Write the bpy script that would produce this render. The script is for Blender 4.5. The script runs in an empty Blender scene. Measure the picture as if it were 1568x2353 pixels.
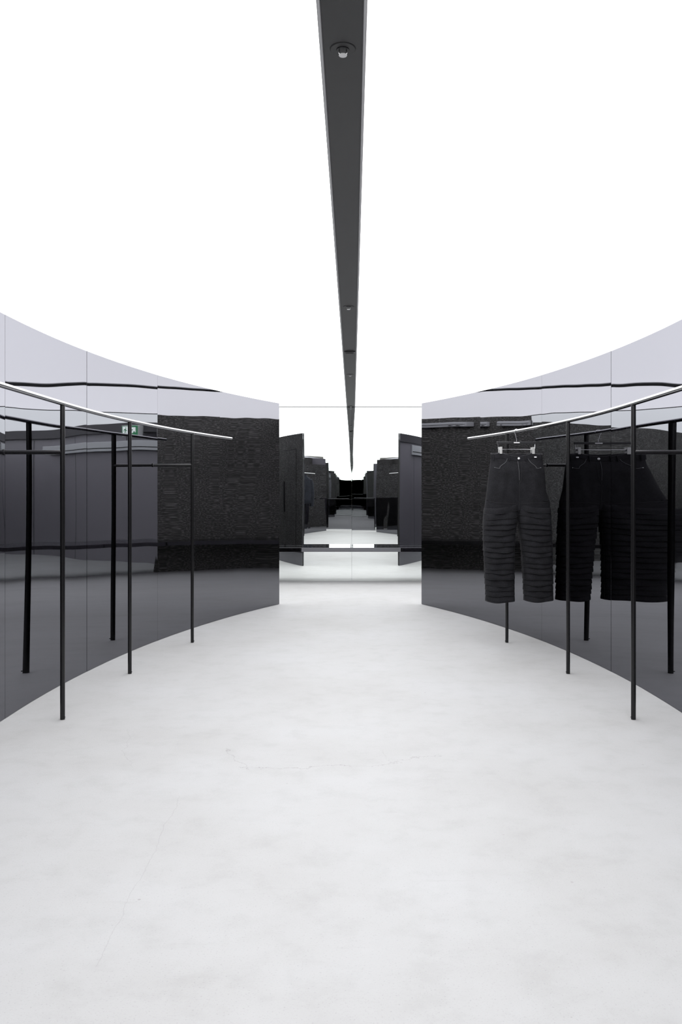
import bpy, bmesh, math, random
from mathutils import Vector, Matrix

# ------------------------------------------------------------------ camera, world, exposure
scene = bpy.context.scene
C = scene.collection
PI = math.pi
F_PX, PPX, PPY = 1960.0, 811.0, 1128.0          # focal length and principal point in photo pixels
CAM_H = 1.2
cam_data = bpy.data.cameras.new('camera')
cam_data.sensor_fit = 'HORIZONTAL'
cam_data.sensor_width = 36.0
cam_data.lens = F_PX / 1568.0 * 36.0
cam_data.shift_x = (784.0 - PPX) / 1568.0
cam_data.shift_y = (PPY - 1176.5) / 1568.0
cam_data.clip_start = 0.02
cam = bpy.data.objects.new('camera', cam_data)
cam.location = (0.025, 0.0, CAM_H)
cam.rotation_euler = (PI / 2, 0, 0)
C.objects.link(cam)
scene.camera = cam

world = bpy.data.worlds.new('world')
scene.world = world
world.use_nodes = True
world.node_tree.nodes['Background'].inputs[0].default_value = (0.02, 0.02, 0.02, 1)
world.node_tree.nodes['Background'].inputs[1].default_value = 1.0
vs = scene.view_settings
vs.view_transform = 'Standard'
vs.look = 'None'
vs.exposure = 0.0
vs.gamma = 1.0
vs.use_curve_mapping = False
CEIL_LIGHT = 3.05                                 # the luminous ceiling is the room's only lamp

# ------------------------------------------------------------------ room dimensions (metres)
Z_CEIL = 2.325
Z_WALL = 2.128
Y_MIR = 11.36          # far mirror wall
Y_BACK = -3.9          # mirror wall behind the camera
Y_REAR = -5.6
X_OL, X_OR = -2.98, 3.06
MIR_HALF = 2.13
X0, RAD, YA, YB = 1.806, 10.27, 4.5, 2.3          # partition: straight middle, arcs at both ends
SEAMS = [9.03, 7.94, 6.83, 5.66, 4.49, 3.40, 2.31, 1.14, -0.03, -1.14, -2.23]
rnd = random.Random(7)

# ------------------------------------------------------------------ helpers
def mesh_obj(name, verts, faces, m, parent=None, smooth=False):
    me = bpy.data.meshes.new(name)
    me.from_pydata([tuple(v) for v in verts], [], faces)
    me.update()
    if smooth:
        for p in me.polygons: p.use_smooth = True
    o = bpy.data.objects.new(name, me)
    if m: me.materials.append(m)
    C.objects.link(o)
    if parent: o.parent = parent
    return o

class MB:
    """collects shapes into one mesh"""
    def __init__(s): s.v, s.f, s.sm = [], [], []
    def add(s, v, f, sm=False):
        b = len(s.v); s.v += [tuple(q) for q in v]
        s.f += [tuple(i + b for i in q) for q in f]; s.sm += [sm] * len(f); return s
    def box(s, x0, x1, y0, y1, z0, z1, bev=0.0):
        bm = bmesh.new(); bmesh.ops.create_cube(bm, size=1)
        for v in bm.verts:
            v.co = Vector(((x0 + x1) / 2 + v.co.x * (x1 - x0), (y0 + y1) / 2 + v.co.y * (y1 - y0), (z0 + z1) / 2 + v.co.z * (z1 - z0)))
        if bev > 0: bmesh.ops.bevel(bm, geom=bm.edges[:], offset=bev, segments=2, affect='EDGES', profile=0.5)
        bm.verts.index_update()
        s.add([v.co[:] for v in bm.verts], [[v.index for v in f.verts] for f in bm.faces]); bm.free(); return s
    def tube(s, pts, r, n=16, cap=True):
        pts = [Vector(p) for p in pts]; rs = r if isinstance(r, (list, tuple)) else [r] * len(pts)
        V, Fc = [], []
        t0 = (pts[1] - pts[0]).normalized()
        up = Vector((0, 0, 1)) if abs(t0.z) < 0.9 else Vector((0, 1, 0))
        a = t0.cross(up).normalized()
        for i, p in enumerate(pts):
            if i == 0: t = t0
            elif i == len(pts) - 1: t = (pts[i] - pts[i - 1]).normalized()
            else: t = ((pts[i + 1] - pts[i]).normalized() + (pts[i] - pts[i - 1]).normalized()).normalized()
            a = (a - t * a.dot(t)).normalized(); b = t.cross(a)
            for k in range(n):
                q = 2 * PI * k / n; V.append(p + (a * math.cos(q) + b * math.sin(q)) * rs[i])
        for i in range(len(pts) - 1):
            for k in range(n):
                Fc.append((i * n + k, i * n + (k + 1) % n, (i + 1) * n + (k + 1) % n, (i + 1) * n + k))
        s.add(V, Fc, True)
        if cap:
            b = len(V)
            s.add(V[:n], [tuple(range(n))[::-1]]); s.add(V[-n:], [tuple(range(n))])
        return s
    def lathe(s, prof, c, n=32):
        V, Fc = [], []
        for (r, z) in prof:
            for k in range(n):
                q = 2 * PI * k / n; V.append((c[0] + r * math.cos(q), c[1] + r * math.sin(q), c[2] + z))
        for i in range(len(prof) - 1):
            for k in range(n):
                Fc.append((i * n + k, i * n + (k + 1) % n, (i + 1) * n + (k + 1) % n, (i + 1) * n + k))
        return s.add(V, Fc, False)
    def prism(s, poly, x0, x1):
        """polygon in (y, z), extruded along x"""
        n = len(poly)
        V = [(x0, p[0], p[1]) for p in poly] + [(x1, p[0], p[1]) for p in poly]
        Fc = [tuple(range(n)), tuple(range(2 * n - 1, n - 1, -1))] + [(i, (i + 1) % n, n + (i + 1) % n, n + i) for i in range(n)]
        return s.add(V, Fc)
    def build(s, name, m, parent=None):
        o = mesh_obj(name, s.v, s.f, m, parent)
        for p, q in zip(o.data.polygons, s.sm): p.use_smooth = q
        bm = bmesh.new(); bm.from_mesh(o.data); bmesh.ops.recalc_face_normals(bm, faces=bm.faces[:]); bm.to_mesh(o.data); bm.free()
        return o

def tag(o, label=None, cat=None, group=None, kind=None):
    if label: o['label'] = label
    if cat: o['category'] = cat
    if group: o['group'] = group
    if kind: o['kind'] = kind
    return o
def empty(name, loc=(0, 0, 0), rz=0.0):
    o = bpy.data.objects.new(name, None); C.objects.link(o)
    o.location = loc; o.rotation_euler = (0, 0, rz); o.empty_display_size = 0.1
    return o

# ------------------------------------------------------------------ materials
def nmat(name):
    m = bpy.data.materials.new(name); m.use_nodes = True
    nt = m.node_tree; b = nt.nodes['Principled BSDF']
    return m, nt, b
def simple(name, col, rough=0.5, metal=0.0, spec=0.5):
    m, nt, b = nmat(name)
    b.inputs['Base Color'].default_value = (*col, 1); b.inputs['Roughness'].default_value = rough
    b.inputs['Metallic'].default_value = metal; b.inputs['Specular IOR Level'].default_value = spec
    return m
def N(nt, t, **kw):
    n = nt.nodes.new(t)
    for k, v in kw.items():
        if k in n.inputs: n.inputs[k].default_value = v
        else: setattr(n, k, v)
    return n
def math_n(nt, op, a, b=None, clamp=False):
    n = nt.nodes.new('ShaderNodeMath'); n.operation = op; n.use_clamp = clamp
    for i, q in enumerate((a, b)):
        if q is None: continue
        if isinstance(q, (int, float)): n.inputs[i].default_value = q
        else: nt.links.new(q, n.inputs[i])
    return n.outputs[0]
def ramp(nt, src, stops):
    r = nt.nodes.new('ShaderNodeValToRGB'); nt.links.new(src, r.inputs[0])
    e = r.color_ramp.elements
    while len(e) < len(stops): e.new(0.5)
    for i, (p, c) in enumerate(stops):
        e[i].position = p; e[i].color = (*c, 1) if len(c) == 3 else c
    return r.outputs[0]
def mixrgb(nt, fac, a, b, mode='MIX'):
    n = nt.nodes.new('ShaderNodeMix'); n.data_type = 'RGBA'; n.blend_type = mode
    for sock, q in ((n.inputs[0], fac), (n.inputs[6], a), (n.inputs[7], b)):
        if isinstance(q, (int, float)): sock.default_value = q
        elif isinstance(q, tuple): sock.default_value = (*q, 1)
        else: nt.links.new(q, sock)
    return n.outputs[2]

def mat_floor():
    m, nt, b = nmat('white_concrete')
    tc = N(nt, 'ShaderNodeTexCoord'); P = tc.outputs['Object']
    n1 = N(nt, 'ShaderNodeTexNoise', Scale=1.1, Detail=6.0, Roughness=0.6); nt.links.new(P, n1.inputs['Vector'])
    n2 = N(nt, 'ShaderNodeTexNoise', Scale=7.0, Detail=8.0, Roughness=0.65); nt.links.new(P, n2.inputs['Vector'])
    n3 = N(nt, 'ShaderNodeTexNoise', Scale=190.0, Detail=3.0); nt.links.new(P, n3.inputs['Vector'])
    c1 = ramp(nt, n1.outputs[0], [(0.3, (0.348, 0.346, 0.344)), (0.5, (0.374, 0.374, 0.375)), (0.70, (0.392, 0.394, 0.399))])
    c2 = ramp(nt, n2.outputs[0], [(0.30, (0.93, 0.93, 0.925)), (0.5, (1, 1, 1)), (0.7, (1.015, 1.015, 1.015))])
    col = mixrgb(nt, 1.0, c1, c2, 'MULTIPLY')
    c3 = ramp(nt, n3.outputs[0], [(0.27, (0.70, 0.70, 0.70)), (0.40, (1, 1, 1))])
    col = mixrgb(nt, 0.6, col, c3, 'MULTIPLY')
    # dark specks
    vo = N(nt, 'ShaderNodeTexVoronoi', Scale=9.0); nt.links.new(P, vo.inputs['Vector'])
    sp = ramp(nt, vo.outputs['Distance'], [(0.0, (1, 1, 1)), (0.035, (1, 1, 1)), (0.05, (0, 0, 0))])
    spg = ramp(nt, n2.outputs[0], [(0.50, (0, 0, 0)), (0.62, (1, 1, 1))])
    spf = math_n(nt, 'MULTIPLY', math_n(nt, 'MULTIPLY', sp, spg), 0.45)
    col = mixrgb(nt, spf, col, (0.2, 0.19, 0.18))
    # long scuffs
    mp = N(nt, 'ShaderNodeMapping'); mp.inputs['Scale'].default_value = (3.0, 26.0, 1.0); mp.inputs['Rotation'].default_value = (0, 0, 0.18)
    nt.links.new(P, mp.inputs['Vector'])
    ns = N(nt, 'ShaderNodeTexNoise', Scale=1.0, Detail=4.0, Roughness=0.7); nt.links.new(mp.outputs[0], ns.inputs['Vector'])
    sc = ramp(nt, ns.outputs[0], [(0.63, (0, 0, 0)), (0.76, (1, 1, 1))])
    col = mixrgb(nt, math_n(nt, 'MULTIPLY', sc, 0.22), col, (0.27, 0.265, 0.26))
    # hairline cracks
    xyz = N(nt, 'ShaderNodeSeparateXYZ'); nt.links.new(P, xyz.inputs[0]); X, Y = xyz.outputs[0], xyz.outputs[1]
    nc = N(nt, 'ShaderNodeTexNoise', Scale=4.5, Detail=9.0, Roughness=0.62); nt.links.new(P, nc.inputs['Vector'])
    nv = math_n(nt, 'SUBTRACT', nc.outputs[0], 0.5)
    def crack(ax, ay, bx, by, amp, w, strength):
        L = math.hypot(bx - ax, by - ay); ux, uy = (bx - ax) / L, (by - ay) / L
        dx = math_n(nt, 'SUBTRACT', X, ax); dy = math_n(nt, 'SUBTRACT', Y, ay)
        t = math_n(nt, 'ADD', math_n(nt, 'MULTIPLY', dx, ux), math_n(nt, 'MULTIPLY', dy, uy))
        s = math_n(nt, 'SUBTRACT', math_n(nt, 'MULTIPLY', dx, -uy), math_n(nt, 'MULTIPLY', dy, -ux))
        s = math_n(nt, 'ABSOLUTE', math_n(nt, 'ADD', s, math_n(nt, 'MULTIPLY', nv, amp)))
        inside = math_n(nt, 'MULTIPLY', math_n(nt, 'GREATER_THAN', t, 0.0), math_n(nt, 'LESS_THAN', t, L))
        return math_n(nt, 'MULTIPLY', math_n(nt, 'MULTIPLY', math_n(nt, 'LESS_THAN', s, w), inside), strength)
    f = crack(-0.47, 3.68, 0.10, 3.72, 0.22, 0.0014, 0.55)
    for a in ((0.10, 3.72, 0.42, 3.88, 0.25, 0.0012, 0.42), (-0.55, 3.98, -0.45, 3.66, 0.25, 0.0013, 0.5),
              (-0.655, 3.35, -0.62, 2.15, 0.06, 0.0011, 0.18), (0.20, 3.79, 0.18, 3.95, 0.2, 0.001, 0.3), (-1.1, 4.3, -0.95, 3.7, 0.2, 0.001, 0.3)):
        f = math_n(nt, 'MAXIMUM', f, crack(*a))
    col = mixrgb(nt, f, col, (0.16, 0.155, 0.15))
    nt.links.new(col, b.inputs['Base Color'])
    b.inputs['Roughness'].default_value = 0.62; b.inputs['Specular IOR Level'].default_value = 0.25
    bp = N(nt, 'ShaderNodeBump', Strength=0.12, Distance=0.004); nt.links.new(n3.outputs[0], bp.inputs['Height']); nt.links.new(bp.outputs[0], b.inputs['Normal'])
    return m

def mat_ceiling():
    m, nt, b = nmat('luminous_membrane')
    b.inputs['Base Color'].default_value = (0.8, 0.8, 0.8, 1); b.inputs['Roughness'].default_value = 0.6
    b.inputs['Emission Color'].default_value = (0.985, 0.985, 1.0, 1); b.inputs['Emission Strength'].default_value = CEIL_LIGHT
    return m

def mat_plaster():
    m, nt, b = nmat('coarse_dark_plaster')
    tc = N(nt, 'ShaderNodeTexCoord'); P = tc.outputs['Object']
    n1 = N(nt, 'ShaderNodeTexNoise', Scale=70.0, Detail=6.0, Roughness=0.75); nt.links.new(P, n1.inputs['Vector'])
    n2 = N(nt, 'ShaderNodeTexNoise', Scale=4.0, Detail=3.0); nt.links.new(P, n2.inputs['Vector'])
    vo = N(nt, 'ShaderNodeTexVoronoi', Scale=80.0); nt.links.new(P, vo.inputs['Vector'])
    c = ramp(nt, n1.outputs[0], [(0.3, (0.018, 0.018, 0.017)), (0.5, (0.082, 0.080, 0.075)), (0.66, (0.38, 0.375, 0.36))])
    c = mixrgb(nt, 0.35, c, ramp(nt, n2.outputs[0], [(0.3, (0.6, 0.6, 0.6)), (0.7, (1.3, 1.3, 1.3))]), 'MULTIPLY')
    nt.links.new(c, b.inputs['Base Color']); b.inputs['Roughness'].default_value = 0.85
    h = math_n(nt, 'ADD', n1.outputs[0], math_n(nt, 'MULTIPLY', vo.outputs['Distance'], 0.5))
    bp = N(nt, 'ShaderNodeBump', Strength=0.9, Distance=0.012); nt.links.new(h, bp.inputs['Height']); nt.links.new(bp.outputs[0], b.inputs['Normal'])
    return m

def mat_denim(name, lo, hi):
    m, nt, b = nmat(name)
    tc = N(nt, 'ShaderNodeTexCoord'); P = tc.outputs['Object']
    n1 = N(nt, 'ShaderNodeTexNoise', Scale=260.0, Detail=3.0); nt.links.new(P, n1.inputs['Vector'])
    n2 = N(nt, 'ShaderNodeTexNoise', Scale=14.0, Detail=5.0, Roughness=0.6); nt.links.new(P, n2.inputs['Vector'])
    c = ramp(nt, n1.outputs[0], [(0.3, lo), (0.7, hi)])
    c = mixrgb(nt, 0.7, c, ramp(nt, n2.outputs[0], [(0.3, (0.65, 0.65, 0.65)), (0.7, (1.35, 1.35, 1.35))]), 'MULTIPLY')
    nt.links.new(c, b.inputs['Base Color']); b.inputs['Roughness'].default_value = 0.9; b.inputs['Specular IOR Level'].default_value = 0.2
    mp = N(nt, 'ShaderNodeMapping'); mp.inputs['Rotation'].default_value = (0, 0.9, 0); nt.links.new(P, mp.inputs['Vector'])
    w = N(nt, 'ShaderNodeTexWave', Scale=160.0, Distortion=1.5); nt.links.new(mp.outputs[0], w.inputs['Vector'])
    h = math_n(nt, 'ADD', w.outputs['Fac'], math_n(nt, 'MULTIPLY', n2.outputs[0], 3.0))
    bp = N(nt, 'ShaderNodeBump', Strength=0.35, Distance=0.002); nt.links.new(h, bp.inputs['Height']); nt.links.new(bp.outputs[0], b.inputs['Normal'])
    return m

M = {}
M['floor'] = mat_floor()
M['ceil'] = mat_ceiling()
M['plaster'] = mat_plaster()
M['black_mirror'] = simple('black_mirror_steel', (0.178, 0.179, 0.192), 0.012, 1.0)
M['black_mirror'].node_tree.nodes['Principled BSDF'].inputs['Specular Tint'].default_value = (0.70, 0.70, 0.73, 1)
M['core'] = simple('partition_core', (0.012, 0.012, 0.013), 0.4)
M['mirror'] = simple('silver_mirror', (0.875, 0.905, 0.888), 0.0, 1.0)
M['grey_panel'] = simple('lavender_grey_panel', (0.30, 0.285, 0.315), 0.45)
M['pale_box'] = simple('pale_grey_box', (0.62, 0.63, 0.65), 0.45)
M['beam'] = simple('charcoal_track', (0.036, 0.036, 0.0375), 0.55)
M['profile'] = simple('brushed_profile', (0.42, 0.42, 0.43), 0.4, 1.0)
M['black'] = simple('black_plastic', (0.012, 0.012, 0.014), 0.45)
M['blackgloss'] = simple('gloss_black_metal', (0.006, 0.006, 0.0065), 0.22, 0.0, 0.35)
M['chrome'] = simple('polished_rail_steel', (0.33, 0.33, 0.34), 0.12, 1.0)
M['steel'] = simple('bright_steel', (0.72, 0.72, 0.73), 0.2, 1.0)
M['nickel'] = simple('nickel_clip', (0.50, 0.50, 0.49), 0.35, 0.3)
M['white'] = simple('white_plastic', (0.80, 0.80, 0.80), 0.4)
M['denim'] = mat_denim('washed_black_denim', (0.0058, 0.0058, 0.007), (0.017, 0.017, 0.020))
M['navy'] = mat_denim('dark_navy_twill', (0.006, 0.007, 0.010), (0.015, 0.017, 0.024))
M['stitch'] = simple('grey_stitching', (0.11, 0.11, 0.118), 0.9)
M['thread'] = simple('worn_edge_thread', (0.023, 0.023, 0.026), 0.9)
M['sign_green'] = simple('exit_green', (0.02, 0.12, 0.05), 0.35)
m, nt, b = nmat('backlit_white'); b.inputs['Base Color'].default_value = (0.8, 0.8, 0.8, 1)
b.inputs['Emission Color'].default_value = (0.95, 1.0, 0.97, 1); b.inputs['Emission Strength'].default_value = 2.2
M['sign_white'] = m
m, nt, b = nmat('backlit_green'); b.inputs['Base Color'].default_value = (0.02, 0.16, 0.06, 1)
b.inputs['Emission Color'].default_value = (0.05, 0.30, 0.13, 1); b.inputs['Emission Strength'].default_value = 1.2
M['sign_green'] = m

# ------------------------------------------------------------------ floor, ceiling, outer walls
fl = MB().box(X_OL - 0.1, X_OR + 0.1, Y_REAR - 0.1, Y_MIR + 0.1, -0.1, 0.0).build('floor', M['floor'])
tag(fl, 'white washed concrete floor with hairline cracks', kind='structure')
BW = 0.058                                        # half width of the dark strip in the ceiling
ce = empty('ceiling'); tag(ce, 'luminous white stretch ceiling split by a dark strip', kind='structure')
MB().box(X_OL - 0.1, -BW, Y_REAR - 0.1, Y_MIR + 0.1, Z_CEIL, Z_CEIL + 0.05).build('light_panel', M['ceil'], ce)
MB().box(BW, X_OR + 0.1, Y_REAR - 0.1, Y_MIR + 0.1, Z_CEIL, Z_CEIL + 0.05).build('light_panel', M['ceil'], ce)
bmz = Z_CEIL
t1 = empty('trim_1'); tag(t1, 'charcoal service strip running down the middle of the white ceiling', kind='structure')
MB().box(-BW, BW, Y_REAR - 0.1, Y_MIR + 0.1, bmz - 0.004, bmz + 0.05).build('strip', M['beam'], t1)
for s in (-1, 1):
    MB().box(s * (BW - 0.0085) if s > 0 else -BW - 0.001, BW + 0.001 if s > 0 else -(BW - 0.0085), Y_REAR, Y_MIR - 0.002, bmz - 0.009, bmz + 0.004, 0.002).build('edge_profile', M['profile'], t1)

def wall_obj(name, x0, x1, y0, y1, m, label):
    return tag(MB().box(x0, x1, y0, y1, 0, Z_CEIL).build(name, m), label, kind='structure')
wall_obj('wall_back', X_OL, X_OR, Y_MIR + 0.012, Y_MIR + 0.1, M['plaster'], 'coarse dark plaster end wall carrying the far mirror')
tag(MB().box(X_OL, X_OR, Y_BACK - 0.1, Y_BACK - 0.012, 0, 2.04).build('wall_front', M['plaster']), 'coarse dark plaster wall behind the viewer', kind='structure')
wall_obj('wall_rear', X_OL, X_OR, Y_REAR - 0.1, Y_REAR, M['plaster'], 'outermost dark plaster wall behind everything')
wall_obj('wall_outer_left', X_OL - 0.1, X_OL, Y_REAR - 0.1, Y_MIR + 0.1, M['plaster'], 'coarse dark plaster outer wall behind the left partition')
wr = wall_obj('wall_outer_right', X_OR, X_OR + 0.1, Y_REAR - 0.1, Y_MIR + 0.1, M['grey_panel'], 'smooth lavender grey outer wall behind the right partition')
# panel joints on the grey outer wall
for yy in (10.9, 9.7, 8.5, 7.3, 6.1, 4.9):
    MB().box(X_OR - 0.003, X_OR, yy - 0.004, yy + 0.004, 0.0, 2.15).build('joint', M['black'], wr)
MB().box(X_OR - 0.05, X_OR, 4.0, Y_MIR - 0.02, 2.17, Z_CEIL - 0.001).build('soffit', simple('soffit_grey', (0.10, 0.095, 0.105), 0.6), wr)

# door in the left outer wall
d1 = empty('door_1', (X_OL, 6.3, 0)); tag(d1, 'dark plaster faced door with a long black pull in the outer left wall', kind='structure')
MB().box(0.0, 0.018, -0.45, 0.45, 0.005, 2.0, 0.002).build('door_leaf', M['plaster'], d1)
MB().box(0.0, 0.006, -0.462, 0.462, 0.0, 2.012).build('door_frame', M['black'], d1)
MB().box(0.018, 0.045, -0.40, -0.33, 0.78, 1.40, 0.004).build('door_handle', M['black'], d1)

# ------------------------------------------------------------------ mirrors
def mirror(name, y, s, half, label):
    """s = -1: faces -y, s = +1: faces +y"""
    r = empty(name, (0, y, 0)); tag(r, label, 'mirror')
    ya, yb = (0.0, 0.008) if s < 0 else (-0.008, 0.0)
    for (a, b_) in ((-half, 0.0115), (0.0135, half)):
        nx, nz = 30, 40; ph = rnd.uniform(0, 6.28); tilt = rnd.uniform(-0.0006, 0.0006)
        V, Fc = [], []
        for j in range(nz + 1):
            z = 0.004 + (Z_CEIL - 0.016) * j / nz
            for i in range(nx + 1):
                u = i / nx; x = a + (b_ - a) * u
                w = 0.00022 * math.sin(x * 4.1 + ph) * math.sin(z * 3.0 + ph * 2) + 0.00010 * math.sin(x * 9 + z * 2 + ph) + 0.00012 * math.sin(z * 6.5 + ph) + tilt * (x - a)
                V.append((x, s * w, z))
        for j in range(nz):
            for i in range(nx):
                q = j * (nx + 1) + i; f = (q, q + 1, q + nx + 2, q + nx + 1); Fc.append(f if s < 0 else f[::-1])
        mesh_obj('pane', V, Fc, M['mirror'], r, True)
        MB().box(a, b_, 0.002 if s < 0 else -0.008, 0.008 if s < 0 else -0.002, 0.004, Z_CEIL - 0.012).build('backing', M['core'], r)
    yc, yd = (-0.003, 0.010) if s < 0 else (-0.010, 0.003)
    MB().box(-half, half, yc, yd, Z_CEIL - 0.0115, Z_CEIL - 0.001).build('top_trim', M['beam'], r)
    MB().box(-half, half, yc, yd, 0.0, 0.004).build('base_trim', M['profile'], r)
    return r
mirror('wall_mirror', Y_MIR, -1, MIR_HALF, 'full height mirror of two panes closing the far end of the corridor')
mirror('wall_mirror', Y_BACK, 1, 0.88, 'second full height mirror, seen only in the far mirror behind the black counter')

# ------------------------------------------------------------------ curved black partitions
def wall_x(y):
    if y > YA: d = y - YA
    elif y < YB: d = YB - y
    else: return X0
    return X0 - (RAD - math.sqrt(RAD * RAD - d * d))
def wall_n(y):
    """inward normal for the left wall (towards +x)"""
    if y > YA: th = -math.asin((y - YA) / RAD)
    elif y < YB: th = math.asin((YB - y) / RAD)
    else: th = 0.0
    return Vector((math.cos(th), math.sin(th), 0))
def wpt(side, y, off):
    n = wall_n(y); p = Vector((-wall_x(y), y, 0)) + n * off
    return Vector((p.x * -side, p.y, 0)) if side > 0 else p
def panel(side, ya, yb, off, face, seed, parent, amp, yaw=None):
    """one sheet between two seams; face=+1 looks into the corridor, -1 looks outwards; slightly wavy like thin sheet steel"""
    r = random.Random(seed); nu, nv = 36, 48
    waves = [(r.uniform(0.7, 1.3) * amp, r.uniform(0.12, 0.45), r.uniform(0, 6.28), r.uniform(0.35, 0.8), r.uniform(0, 6.28)) for _ in range(2)]
    waves += [(r.uniform(0.22, 0.4) * amp, r.uniform(0.8, 1.3), r.uniform(0, 6.28), r.uniform(0.3, 1.0), r.uniform(0, 6.28)) for _ in range(2)]
    waves += [(r.uniform(0.05, 0.10) * amp, r.uniform(1.8, 2.8), r.uniform(0, 6.28), r.uniform(0.6, 2.2), r.uniform(0, 6.28)) for _ in range(2)]
    if yaw is None: yaw = r.uniform(-1, 1) * amp * 0.6
    g = 0.0007 if ya > yb else -0.0007
    ya, yb = ya - g, yb + g
    V, Fc = [], []
    for j in range(nv + 1):
        z = 0.003 + (Z_WALL - 0.003) * j / nv
        for i in range(nu + 1):
            u = i / nu; y = ya + (yb - ya) * u
            w = sum(a * math.sin(2 * PI * ku * u + pu) * math.sin(2 * PI * kz * z / 2.1 + pz) for a, ku, pu, kz, pz in waves) 
            w = w * (1 - (2 * u - 1) ** 4) + yaw * (u - 0.5)
            p = wpt(side, y, off + face * w); V.append((p.x, p.y, z))
    for j in range(nv):
        for i in range(nu):
            a = j * (nu + 1) + i; Fc.append((a, a + 1, a + nu + 2, a + nu + 1))
    flip = (face > 0) == (side > 0)
    if flip: Fc = [f[::-1] for f in Fc]
    sm = len(Fc)
    # rim, 6 mm deep, unwelded so that the face keeps its own normals
    ring = [i for i in range(nu + 1)] + [j * (nu + 1) + nu for j in range(1, nv + 1)] + [nv * (nu + 1) + i for i in range(nu - 1, -1, -1)] + [j * (nu + 1) for j in range(nv - 1, 0, -1)]
    b0 = len(V); n = len(ring)
    for i in ring: V.append(V[i])
    for i in ring:
        y = V[i][1]; nn = wall_n(y) * (-0.0065 * face)
        V.append((V[i][0] + nn.x * (-side if side > 0 else 1), V[i][1] + nn.y, V[i][2]))
    for k in range(n):
        q = (b0 + k, b0 + (k + 1) % n, b0 + n + (k + 1) % n, b0 + n + k); Fc.append(q[::-1] if not flip else q)
    o = mesh_obj('panel', V, Fc, M['black_mirror'], parent)
    for i, p in enumerate(o.data.polygons): p.use_smooth = i < sm
    return o
TH = 0.030
for side, nm, lab in ((-1, 'wall_left', 'curved partition of black mirror polished panels on the left'), (1, 'wall_right', 'curved partition of black mirror polished panels on the right')):
    W = empty(nm); tag(W, lab, kind='structure')
    ys = [SEAMS[0] - 0.003 - (SEAMS[0] - SEAMS[-1] - 0.006) * i / 80 for i in range(81)]
    V, Fc = [], []
    for y in ys:
        for off in (-0.0080, -TH + 0.0060):
            p = wpt(side, y, off)
            V += [(p.x, p.y, 0), (p.x, p.y, Z_WALL - 0.002)]
    for i in range(80):
        a, b_ = i * 4, i * 4 + 4
        Fc += [(a, a + 1, b_ + 1, b_), (a + 2, b_ + 2, b_ + 3, a + 3), (a + 1, a + 3, b_ + 3, b_ + 1), (a, b_, b_ + 2, a + 2)]
    Fc += [(0, 2, 3, 1), (320, 321, 323, 322)]
    mesh_obj('core', V, Fc, M['core'], W)
    for k in range(len(SEAMS) - 1):
        panel(side, SEAMS[k], SEAMS[k + 1], 0.0, 1, 100 + k * 2 + (0 if side < 0 else 41), W, 0.0010, {1: -0.0020, 2: 0.0018, 3: 0.0008}.get(k))
        panel(side, SEAMS[k], SEAMS[k + 1], -TH, -1, 300 + k * 2 + (0 if side < 0 else 41), W, 0.0004)

# ------------------------------------------------------------------ clothes rails
RAIL_Z, RAIL_R, RAIL_OFF = 1.660, 0.0125, 0.306
def rail_pt(side, y, z=0.0):
    p = wpt(side, y, 0.0)
    x = 1.500 - (X0 - wall_x(y)) * 1.02
    return Vector((side * x, y, z))
def rack(side, label):
    r = empty('clothes_rack', (0, 0, 0)); tag(r, label, 'clothes rack', 'long curved clothes racks')
    y0, y1 = 7.50, -0.70
    MB().tube([rail_pt(side, y0 + (y1 - y0) * i / 90, RAIL_Z) for i in range(91)], RAIL_R, 20).build('rail', M['chrome'], r)
    for k, y in enumerate((6.75, 5.60, 4.48, 2.32, 1.20, 0.05)):
        p = rail_pt(side, y)
        po = MB().tube([(p.x, p.y, 0.0), (p.x, p.y, RAIL_Z - RAIL_R * 0.6)], 0.0125, 20).build('post', M['blackgloss'], r)
        MB().tube([(p.x - side * 0.010, p.y - 0.006, 0.014), (p.x - side * 0.0155, p.y - 0.009, 0.014)], 0.0035, 8).build('foot_screw', M['black'], po)
        if k in (0, 2, 3, 5):
            # brace that runs sideways into the partition
            n = wall_n(y); xw = side * (wall_x(y) - 0.0005)
            br = MB().tube([(p.x, p.y, 1.403), (xw, p.y, 1.403)], 0.0115, 16).build('brace', M['blackgloss'], r)
            MB().tube([(xw - side * 0.006, p.y, 1.403), (xw, p.y, 1.403)], 0.015, 16).build('flange', M['black'], br)
    return r
rack(-1, 'long curved steel rail on black posts along the left partition, bare up front')
rack(1, 'long curved steel rail on black posts along the right partition, pleated trousers hanging on it')

# ------------------------------------------------------------------ bench and counter
bn = empty('floating_bench', (0, Y_MIR, 0)); tag(bn, 'thin glossy black bench floating across the foot of the far mirror', 'bench')
MB().box(X_OL + 0.005, X_OR - 0.055, -0.353, -0.006, 0.445, 0.467, 0.001).build('seat_slab', M['black_mirror'], bn)
MB().box(X_OL + 0.005, X_OR - 0.055, -0.368, -0.3535, 0.414, 0.467, 0.001).build('front_fascia', M['black_mirror'], bn)
MB().box(X_OL + 0.005, X_OR - 0.055, -0.03, -0.006, 0.425, 0.4445).build('wall_bracket', M['profile'], bn)

ct = empty('counter', (-0.03, -3.58, 0)); tag(ct, 'low glossy black counter, seen in the far mirror between the partitions', 'counter')
MB().box(-0.80, 0.80, -0.30, 0.30, 0.955, 0.985, 0.002).build('counter_top', M['black_mirror'], ct)
MB().box(-0.78, 0.78, 0.262, 0.28, 0.0, 0.9545).build('front_panel', M['black_mirror'], ct)
for s in (-1, 1):
    MB().box(s * 0.78 - (0.02 if s > 0 else 0), s * 0.78 + (0.02 if s < 0 else 0), -0.28, 0.2615, 0.0, 0.9545).build('side_panel', M['black_mirror'], ct)

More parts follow.
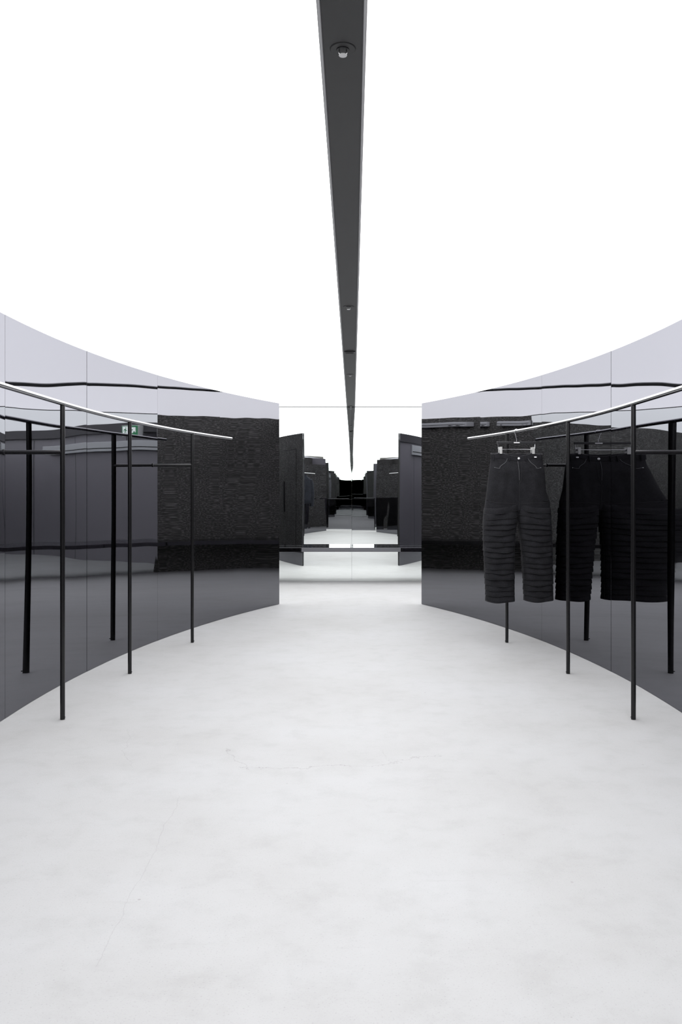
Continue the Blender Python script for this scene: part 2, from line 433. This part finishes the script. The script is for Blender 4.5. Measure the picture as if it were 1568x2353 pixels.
# ------------------------------------------------------------------ ceiling fittings
SPK = (('nearest, at the top of the picture', 1.73 * 1.25), ('just in front of the smoke detector', 4.15 * 1.25),
       ('just past the smoke detector', 6.57 * 1.25), ('farthest, right against the mirror top', 8.99 * 1.25))
def sprinkler(y, label):
    r = empty('sprinkler_head', (0.0, y, bmz - 0.004)); tag(r, label, 'sprinkler', 'sprinkler heads in the ceiling strip')
    MB().lathe([(0.0165, 0.0), (0.0165, -0.0022), (0.031, -0.0026), (0.0325, -0.0015), (0.033, 0.0)], (0, 0, 0), 40).build('escutcheon', M['beam'], r)
    MB().lathe([(0.0001, -0.004), (0.0155, -0.004), (0.0160, 0.0)], (0, 0, 0), 32).build('cup', M['black'], r)
    MB().lathe([(0.0001, -0.018), (0.0100, -0.018), (0.0105, -0.0165), (0.0100, -0.0155), (0.0001, -0.0155)], (0, 0, 0), 32).build('deflector', M['white'], r)
    for s in (-1, 1):
        MB().tube([(s * 0.009, 0, -0.004), (s * 0.0095, 0, -0.011), (s * 0.005, 0, -0.016)], 0.0018, 8).build('frame_arm', M['steel'], r)
for lab, y in SPK:
    sprinkler(min(y, Y_MIR - 0.12), 'small white sprinkler head in the ceiling strip, ' + lab)
sd = empty('smoke_detector', (0, 6.86, bmz - 0.004)); tag(sd, 'round black smoke detector filling the width of the ceiling strip', 'smoke detector')
MB().lathe([(0.0001, -0.004), (0.044, -0.004), (0.046, 0.0)], (0, 0, 0), 40).build('base_ring', M['black'], sd)
MB().lathe([(0.042, -0.004), (0.042, -0.012), (0.034, -0.018), (0.030, -0.022), (0.0001, -0.024)], (0, 0, 0), 40).build('sensor_cover', M['beam'], sd)
MB().lathe([(0.0345, -0.0185), (0.0345, -0.0150), (0.0420, -0.0115)], (0, 0, 0), 40).build('vent_ring', M['black'], sd)

# ------------------------------------------------------------------ things outside the partitions, seen in the reflections
ex = empty('exit_sign', (X_OR - 0.052, 9.86, 2.095)); tag(ex, 'green exit sign with running figure and arrow, reflected in the left partition', 'sign')
MB().box(-0.03, 0.0, -0.19, 0.19, 0.0, 0.145, 0.004).build('housing', M['white'], ex)
MB().box(-0.033, -0.030, -0.182, 0.182, 0.008, 0.137).build('green_face', M['sign_green'], ex)
MB().box(-0.0345, -0.033, -0.155, -0.01, 0.016, 0.130).build('white_field', M['sign_white'], ex)
def fig(pts): return [(-0.083 + (p[0]) * 0.11, 0.018 + p[1] * 0.108) for p in pts]
g = MB()
g.prism([(-0.083 + 0.02 + 0.0095 * math.cos(q), 0.018 + 0.094 + 0.0095 * math.sin(q)) for q in [2 * PI * k / 14 for k in range(14)]], -0.0355, -0.0345)
for poly in ([(-0.05, 0.76), (0.22, 0.78), (0.12, 0.40), (-0.10, 0.42)], [(-0.05, 0.76), (-0.32, 0.66), (-0.42, 0.44), (-0.34, 0.42), (-0.25, 0.58), (-0.02, 0.64)],
             [(0.20, 0.78), (0.30, 0.56), (0.46, 0.56), (0.46, 0.48), (0.24, 0.47), (0.14, 0.64)], [(-0.10, 0.44), (0.02, 0.44), (-0.08, 0.22), (-0.40, 0.08), (-0.44, 0.16), (-0.18, 0.28)],
             [(0.0, 0.44), (0.13, 0.42), (0.30, 0.24), (0.22, 0.0), (0.12, 0.02), (0.17, 0.22)]):
    g.prism(fig(poly), -0.0355, -0.0345)
g.build('running_figure', M['sign_green'], ex)
MB().prism([(0.045, 0.115), (0.15, 0.115), (0.15, 0.045), (0.125, 0.070), (0.085, 0.035), (0.068, 0.052), (0.105, 0.090), (0.075, 0.090)], -0.0345, -0.033).build('arrow', M['sign_white'], ex)

ex.scale = (1.0, 0.72, 1.25)
def wall_box(y0, y1, z0, z1, label):
    r = empty('wall_vent', (X_OR, (y0 + y1) / 2, z0)); tag(r, label, 'vent')
    L = (y1 - y0) / 2; h = z1 - z0
    MB().box(-0.07, -0.0005, -L, L, 0.0, h, 0.006).build('casing', M['pale_box'], r)
    MB().box(-0.074, -0.0695, -L + 0.03, L - 0.03, h * 0.28, h * 0.36).build('slot', M['black'], r)
wall_box(7.6, 10.7, 1.87, 2.03, 'long pale grey wall box with a dark slot below the exit sign')
wall_box(5.0, 6.3, 1.93, 2.13, 'short pale grey wall box with a dark slot, high on the grey outer wall')

def bracket(x0, x1, label):
    r = empty('mounting_rail', ((x0 + x1) / 2, Y_MIR + 0.012, 2.15)); tag(r, label, 'bracket', 'grey rails on the end wall')
    L = (x1 - x0) / 2
    MB().box(-L, L, -0.05, -0.0005, 0.03, 0.10, 0.008).build('casing', M['pale_box'], r)
    MB().box(-L, L, -0.056, -0.0505, 0.062, 0.066).build('groove', M['black'], r)
    for k in (-0.7, 0.55, 0.8):
        MB().tube([(k * L, -0.05, 0.045), (k * L, -0.056, 0.045)], 0.008, 10).build('bolt', M['steel'], r)
        MB().tube([(k * L, -0.025, 0.03), (k * L, -0.025, 0.005)], [0.016, 0.010], 12).build('roller', M['black'], r)
bracket(-2.86, -2.58, 'grey metal rail high on the end wall, nearest the left outer corner')
bracket(-2.46, -2.145, 'grey metal rail high on the end wall, beside the mirror edge')

# ------------------------------------------------------------------ pleated trousers on their hanger
HX, HY = rail_pt(1, 6.565).x, 6.565
ROT = math.radians(7)
K = 1 / 298.5                                     # metres per photo pixel at the hanger's distance on the rail
hg = empty('clip_hanger', (HX, HY, 0), ROT); tag(hg, 'black trouser hanger with nickel clips on the right rail', 'hanger')
BZ = 1.571
MB().box(-0.155, 0.155, -0.006, 0.006, BZ - 0.009, BZ + 0.009, 0.002).build('hanger_bar', M['black'], hg)
MB().box(-0.023, 0.023, -0.0072, -0.006, BZ - 0.004, BZ + 0.004, 0.0005).build('name_plate', M['white'], hg)
hk = [(0, 0, BZ + 0.008), (0, 0, BZ + 0.030), (-0.004, 0, BZ + 0.038)]
for k in range(15):
    q = math.radians(235 - k * 17.5); hk.append((0.0185 * math.cos(q) * 1.0 + 0.0, 0.0, RAIL_Z - 0.0035 + 0.0185 * math.sin(q)))
MB().tube(hk, 0.0021, 10).build('hook', M['steel'], hg)
WZ = 1.519
MB().tube([(-0.147, 0, BZ - 0.008), (-0.147, 0, WZ + 0.008), (-0.139, 0, WZ), (0.139, 0, WZ), (0.147, 0, WZ + 0.008), (0.147, 0, BZ - 0.008)], 0.0021, 10).build('clip_wire', M['steel'], hg)
for s in (-1, 1):
    x = s * 0.129
    c = MB().box(x - 0.010, x + 0.010, -0.0225, -0.0170, 1.484, 1.537, 0.0015).build('clip', M['nickel'], hg)
    MB().box(x - 0.010, x + 0.010, 0.0170, 0.0225, 1.484, 1.537, 0.0015).build('clip_jaw', M['nickel'], c)
    MB().box(x - 0.006, x + 0.006, -0.0168, 0.0168, 1.512, 1.526, 0.001).build('clip_spring', M['steel'], c)

jeans = empty('pleated_trousers', (HX, HY, 0), ROT)
tag(jeans, 'baggy black denim trousers with rows of pleats down both legs, clipped to a hanger', 'trousers')
def lerp_table(tab, z):
    """tab: list of (z, a, b, ...) from high z to low z"""
    if z >= tab[0][0]: return tab[0][1:]
    for p, q in zip(tab, tab[1:]):
        if z >= q[0]:
            t = (p[0] - z) / (p[0] - q[0]); t = t
            return tuple(a + (b_ - a) * t for a, b_ in zip(p[1:], q[1:]))
    return tab[-1][1:]
def sgnpow(v, e): return math.copysign(abs(v) ** e, v)
NR = 72
# body: z, left x, right x, half depth, pinch (how far the middle is drawn in towards the crotch)
BODY = [(1.495, -0.203, 0.203, 0.012, 0.0), (1.46, -0.204, 0.205, 0.022, 0.0), (1.41, -0.208, 0.213, 0.040, 0.02), (1.35, -0.217, 0.222, 0.055, 0.06),
        (1.20, -0.234, 0.236, 0.068, 0.25), (1.117, -0.246, 0.264, 0.0690, 0.36), (1.050, -0.256, 0.266, 0.0690, 0.45), (1.03, -0.250, 0.258, 0.044, 0.75), (0.975, -0.24, 0.25, 0.036, 0.97)]
def body_ring(z, off=0.0, top=False):
    xl, xr, d, k = lerp_table(BODY, z); cx, hw = (xl + xr) / 2, (xr - xl) / 2
    out = []
    for i in range(NR):
        q = 2 * PI * i / NR; c, s = math.cos(q), math.sin(q)
        x = cx + (hw + off) * sgnpow(c, 0.8); y = (d + off) * sgnpow(s, 0.8)
        xm = x - 0.006
        y *= 1 - k * math.exp(-(xm / (0.03 + 0.03 * (1 - k))) ** 2)
        # soft drape folds
        fl_ = min(1, max(0, (1.45 - z) * 4)) * min(1, max(0, (z - 1.085) / 0.10))
        y += 0.006 * math.sin(x * 40 + z * 9) * fl_ * (1 if s < 0 else 0.6)
        y += 0.004 * math.sin(x * 75 - z * 14) * fl_
        out.append((x, y))
    return out
def sag(x, s):
    """dip of the waist line between the clips"""
    a = abs(x)
    if a < 0.128: v = 0.026 * (1 - (a / 0.128) ** 2)
    else: v = 0.012 * math.sin(min(1, (a - 0.128) / 0.06) * PI * 0.6)
    return v * (1.0 if s < 0 else 0.45)
ZT = 1.494
V, Fc = [], []
zs = [ZT - 0.036] + [1.45 - 0.0125 * i for i in range(int((1.45 - 0.972) / 0.0125) + 1)]
for z in zs:
    for (x, y) in body_ring(z):
        w = max(0.0, min(1.0, (z - 1.36) / 0.10))
        V.append((x, y, z - sag(x, y) * w))
for i in range(len(zs) - 1):
    for k in range(NR): Fc.append((i * NR + k, i * NR + (k + 1) % NR, (i + 1) * NR + (k + 1) % NR, (i + 1) * NR + k))
body = mesh_obj('seat_body', V, Fc, M['denim'], jeans, True)
def ring_mesh(name, rows, m, parent):
    V, Fc = [], []
    n = len(rows[0])
    for r in rows: V += r
    for i in range(len(rows) - 1):
        for k in range(n): Fc.append((i * n + k, i * n + (k + 1) % n, (i + 1) * n + (k + 1) % n, (i + 1) * n + k))
    return mesh_obj(name, V, Fc, m, parent, True)
def band_row(dz, off):
    return [(x, y, ZT - dz - sag(x, y)) for (x, y) in body_ring(ZT - dz, off)]
wb = ring_mesh('waistband', [band_row(0.036, -0.001), band_row(0.038, 0.003), band_row(0.020, 0.0035), band_row(0.002, 0.003), band_row(0.0, 0.0015), band_row(0.002, 0.0), band_row(0.036, -0.0005)], M['denim'], jeans)
for p_ in wb.data.polygons: p_.use_smooth = False
rim = band_row(-0.0005, 0.002); MB().tube(rim + [rim[0]], 0.0011, 6, False).build('waist_edge', M['stitch'], wb)
def front(x, z, off=0.003):
    """front surface point of the body at x, z"""
    best = min((p for p in body_ring(z) if p[1] <= 0), key=lambda p: abs(p[0] - x))
    ring = sorted([p for p in body_ring(z) if p[1] <= 0.0], key=lambda p: p[0])
    y = best[1]
    for p, q in zip(ring, ring[1:]):
        if p[0] <= x <= q[0] and q[0] > p[0]: y = p[1] + (q[1] - p[1]) * (x - p[0]) / (q[0] - p[0])
    w = max(0.0, min(1.0, (z - 1.36) / 0.10))
    return (x, y - off, z - sag(x, -1) * w)
bt = MB().lathe([(0.0001, 0.004), (0.006, 0.0035), (0.0088, 0.002), (0.0088, 0.0)], (0, 0, 0), 20).build('button', M['white'], jeans)
def px(u, v): return ((u - 1189.0) * K, CAM_H - (v - 1128.0) * K)
bx, bz = 0.010, 1.4665 - 0.012
bt.rotation_euler = (PI / 2, 0, 0); fp = front(bx, 1.475); bt.location = (bx, fp[1] - 0.004, 1.449)
def line(name, pts, r, m, parent=jeans, off=0.003):
    P = []
    for (a, b_) in zip(pts, pts[1:]):
        for k in range(6):
            t = k / 6; P.append(front(a[0] + (b_[0] - a[0]) * t, a[1] + (b_[1] - a[1]) * t, off))
    P.append(front(pts[-1][0], pts[-1][1], off))
    return MB().tube(P, r, 6).build(name, m, parent)
for s, pts in ((-1, [(-0.080, 1.462), (-0.088, 1.44), (-0.106, 1.415), (-0.128, 1.397), (-0.143, 1.386), (-0.145, 1.373), (-0.163, 1.374), (-0.184, 1.382)]),
               (1, [(0.085, 1.462), (0.093, 1.44), (0.108, 1.415), (0.128, 1.397), (0.140, 1.387), (0.143, 1.374), (0.162, 1.374), (0.182, 1.381)])):
    line('pocket_edge', pts, 0.0014, M['stitch'])
    e = pts[-1]; p = front(e[0], e[1], 0.003)
    MB().tube([(p[0], p[1], p[2]), (p[0], p[1] - 0.002, p[2])], 0.0032, 10).build('rivet', M['steel'], jeans)
line('fly_seam', [(0.001, 1.452), (0.002, 1.38), (0.004, 1.28)], 0.0012, M['stitch'])
line('fly_stitch', [(0.027, 1.445), (0.026, 1.34), (0.018, 1.28), (0.006, 1.255)], 0.0008, M['thread'])
line('front_seam', [(0.005, 1.275), (0.006, 1.15), (0.006, 1.0)], 0.0012, M['thread'])
line('yoke_seam', [(-0.235, 1.125), (-0.17, 1.108), (-0.09, 1.106), (-0.01, 1.100)], 0.0011, M['thread'], jeans)
line('yoke_seam', [(0.02, 1.100), (0.10, 1.108), (0.18, 1.108), (0.25, 1.118)], 0.0011, M['thread'], jeans)
for x in (-0.067, 0.066, -0.185, 0.186):
    a = front(x, 1.4935, 0.005); c = front(x, 1.443, 0.005)
    MB().tube([a, ((a[0] + c[0]) / 2, (a[1] + c[1]) / 2 - 0.003, (a[2] + c[2]) / 2), c], [0.004, 0.005, 0.004], 8).build('belt_loop', M['denim'], jeans)
p = front(0.143, 1.466, 0.006); MB().box(p[0] - 0.009, p[0] + 0.009, p[1] - 0.001, p[1] + 0.001, p[2] - 0.005, p[2] + 0.004).build('waist_tag', M['white'], jeans)
# thigh tucks at the outer edges
line('hip_tuck', [(0.19, 1.128), (0.212, 1.121), (0.235, 1.126), (0.252, 1.124)], 0.0030, M['denim'])
line('hip_tuck', [(-0.242, 1.128), (-0.236, 1.134), (-0.226, 1.128)], 0.0030, M['denim'])
# legs: z, left x, right x, half depth
LEGS = {-1: [(1.10, -0.2490, 0.006, 0.0700), (1.07, -0.2570, 0.006, 0.0720), (1.03, -0.259, 0.003, 0.0730), (0.975, -0.262, 0.002, 0.072), (0.88, -0.262, -0.012, 0.072), (0.745, -0.258, -0.023, 0.070), (0.53, -0.247, -0.023, 0.066), (0.36, -0.241, -0.024, 0.062)],
        1: [(1.10, 0.006, 0.2650, 0.0700), (1.07, 0.006, 0.268, 0.0720), (1.03, 0.009, 0.269, 0.0730), (0.975, 0.012, 0.270, 0.072), (0.88, 0.022, 0.273, 0.072), (0.745, 0.039, 0.279, 0.070), (0.53, 0.055, 0.283, 0.066), (0.36, 0.061, 0.285, 0.062)]}
def leg(s):
    r = random.Random(21 + s); tab = LEGS[s]; n = 56
    NT = 17; z0, z1 = 1.082, 0.362
    cuts = [z0 - (z0 - z1) * (i + r.uniform(-0.12, 0.12)) / NT for i in range(NT + 1)]; cuts[0], cuts[-1] = z0, z1
    rows = []; seam_pts = {k: [] for k in ('o', 'i')}; edges = []
    ph = [r.uniform(0, 6.28) for _ in range(NT + 2)]
    def row(z, off, ti, sg):
        xl, xr, d = lerp_table(tab, z); cx, hw = (xl + xr) / 2, (xr - xl) / 2; out = []
        fade = max(0.0, min(1.0, (1.06 - z) / 0.08))
        for k in range(n):
            q = 2 * PI * k / n; c, sn = math.cos(q), math.sin(q)
            u = sgnpow(c, 0.72); w = sgnpow(sn, 0.72)
            x = cx + (hw + off * 0.28 * (0.1 + 0.9 * fade)) * u; y = (d * (0.97 + 0.03 * fade) + off * (0.45 + 0.85 * fade)) * w
            y += 0.0035 * math.sin(u * 5 + ph[ti]) * (1 if sn < 0 else -1)
            skew = -s * 0.016 * max(0, (z - 0.72) / 0.36)            # lines fall towards the inner leg higher up
            dz = -sg * (1 - u * u) + skew * (-u) * (-1) * (1 if True else 0) + 0.003 * math.sin(u * 3.3 + ph[ti])
            out.append((x, y, z + dz))
        return out
    for t in range(NT):
        a, b_ = cuts[t], cuts[t + 1]
        lo = 0.0085 + r.uniform(-0.002, 0.003)
        up = -0.001 if t else 0.001
        sg = 0.009 + r.uniform(-0.003, 0.003)
        if t == 0: rows.append(row(a + 0.0015, -0.006, t, sg))
        rows.append(row(a, up, t, sg)); rows.append(row(a * 0.6 + b_ * 0.4, up + (lo - up) * 0.55, t, sg)); rows.append(row(a * 0.2 + b_ * 0.8, lo, t, sg))
        e = row(b_ + 0.0005, lo * 0.98, t, sg); rows.append(e); edges.append(e)
        rows.append(row(b_ - 0.0015, lo * 0.55, t, sg)); rows.append(row(b_ + 0.004, -0.002, t, sg)) 
    hem = 0.0
    o = ring_mesh('leg', rows, M['denim'], jeans)
    V = []; Fc = []
    # worn hem
    last = edges[-1]
    ring_mesh('hem', [[(x, y, z + 0.003) for x, y, z in last], [(x * 1.0, y * 1.03, z - 0.004) for x, y, z in last], [(x, y * 0.97, z - 0.006) for x, y, z in last], [(x, y * 0.9, z + 0.004) for x, y, z in last]], M['denim'], o)
    for k, nm in ((int(n * 0.53), 'seam'), (int(n * 0.97), 'seam')):
        pts = []
        for e_prev, e in zip([None] + edges, edges):
            pts.append(e[k])
        P = []
        for p, q in zip(pts, pts[1:]):
            P += [(p[0], p[1] - 0.0006, p[2]), (p[0] * 0.5 + q[0] * 0.5, (p[1] * 0.5 + q[1] * 0.5) + 0.0035, p[2] * 0.75 + q[2] * 0.25)]
        P.append(pts[-1])
        MB().tube(P, 0.0012, 5).build('leg_seam', M['thread'], o)
    for e in edges:
        fr = [p for k, p in enumerate(e) if n * 0.5 <= k <= n]
        MB().tube(fr, 0.0010, 5).build('pleat_edge', M['thread'], o)
    return o
leg(-1); leg(1)

# ------------------------------------------------------------------ jacket behind the viewer on the left rail, seen in the far mirror
JY = 0.22
jp = rail_pt(-1, JY)
jh = empty('jacket_hanger', (jp.x, JY, 0), math.radians(-10)); tag(jh, 'slim black hanger carrying the dark jacket on the left rail', 'hanger')
hk = [(0, 0, 1.575), (0, 0, 1.61), (-0.006, 0, 1.622)]
for k in range(15):
    q = math.radians(235 - k * 17.5); hk.append((0.0185 * math.cos(q), 0.0, RAIL_Z - 0.0035 + 0.0185 * math.sin(q)))
MB().tube(hk, 0.002, 8).build('hook', M['steel'], jh)
MB().tube([(-0.15, 0, 1.52), (-0.08, 0, 1.555), (0, 0, 1.578), (0.08, 0, 1.555), (0.15, 0, 1.52)], 0.008, 10).build('hanger_bar', M['black'], jh)
jk = empty('jacket', (jp.x, JY, 0), math.radians(-10)); tag(jk, 'dark navy jacket hanging at the end of the left rail, seen in the far mirror', 'jacket')
rows = []
for (z, hw, d) in ((1.60, 0.06, 0.045), (1.575, 0.085, 0.055), (1.545, 0.14, 0.065), (1.50, 0.18, 0.075), (1.40, 0.185, 0.10), (1.2, 0.185, 0.11), (1.0, 0.19, 0.11), (0.88, 0.195, 0.11), (0.875, 0.185, 0.10)):
    rows.append([(hw * sgnpow(math.cos(2 * PI * k / 48), 0.8), d * sgnpow(math.sin(2 * PI * k / 48), 0.8) + 0.006 * math.sin(k * 0.9 + z * 5), z) for k in range(48)])
ring_mesh('body', rows, M['navy'], jk)
for s in (-1, 1):
    MB().tube([(s * 0.150, 0, 1.50), (s * 0.185, -0.01, 1.38), (s * 0.205, -0.02, 1.15), (s * 0.212, -0.035, 0.95), (s * 0.215, -0.05, 0.80)], [0.062, 0.07, 0.066, 0.058, 0.052], 18).build('sleeve', M['navy'], jk)
MB().tube([(-0.07, -0.02, 1.60), (-0.05, -0.055, 1.595), (0.0, -0.066, 1.575), (0.05, -0.055, 1.595), (0.07, -0.02, 1.60), (0.05, 0.035, 1.61), (-0.05, 0.035, 1.61), (-0.07, -0.02, 1.60)], 0.014, 10, False).build('collar', M['navy'], jk)
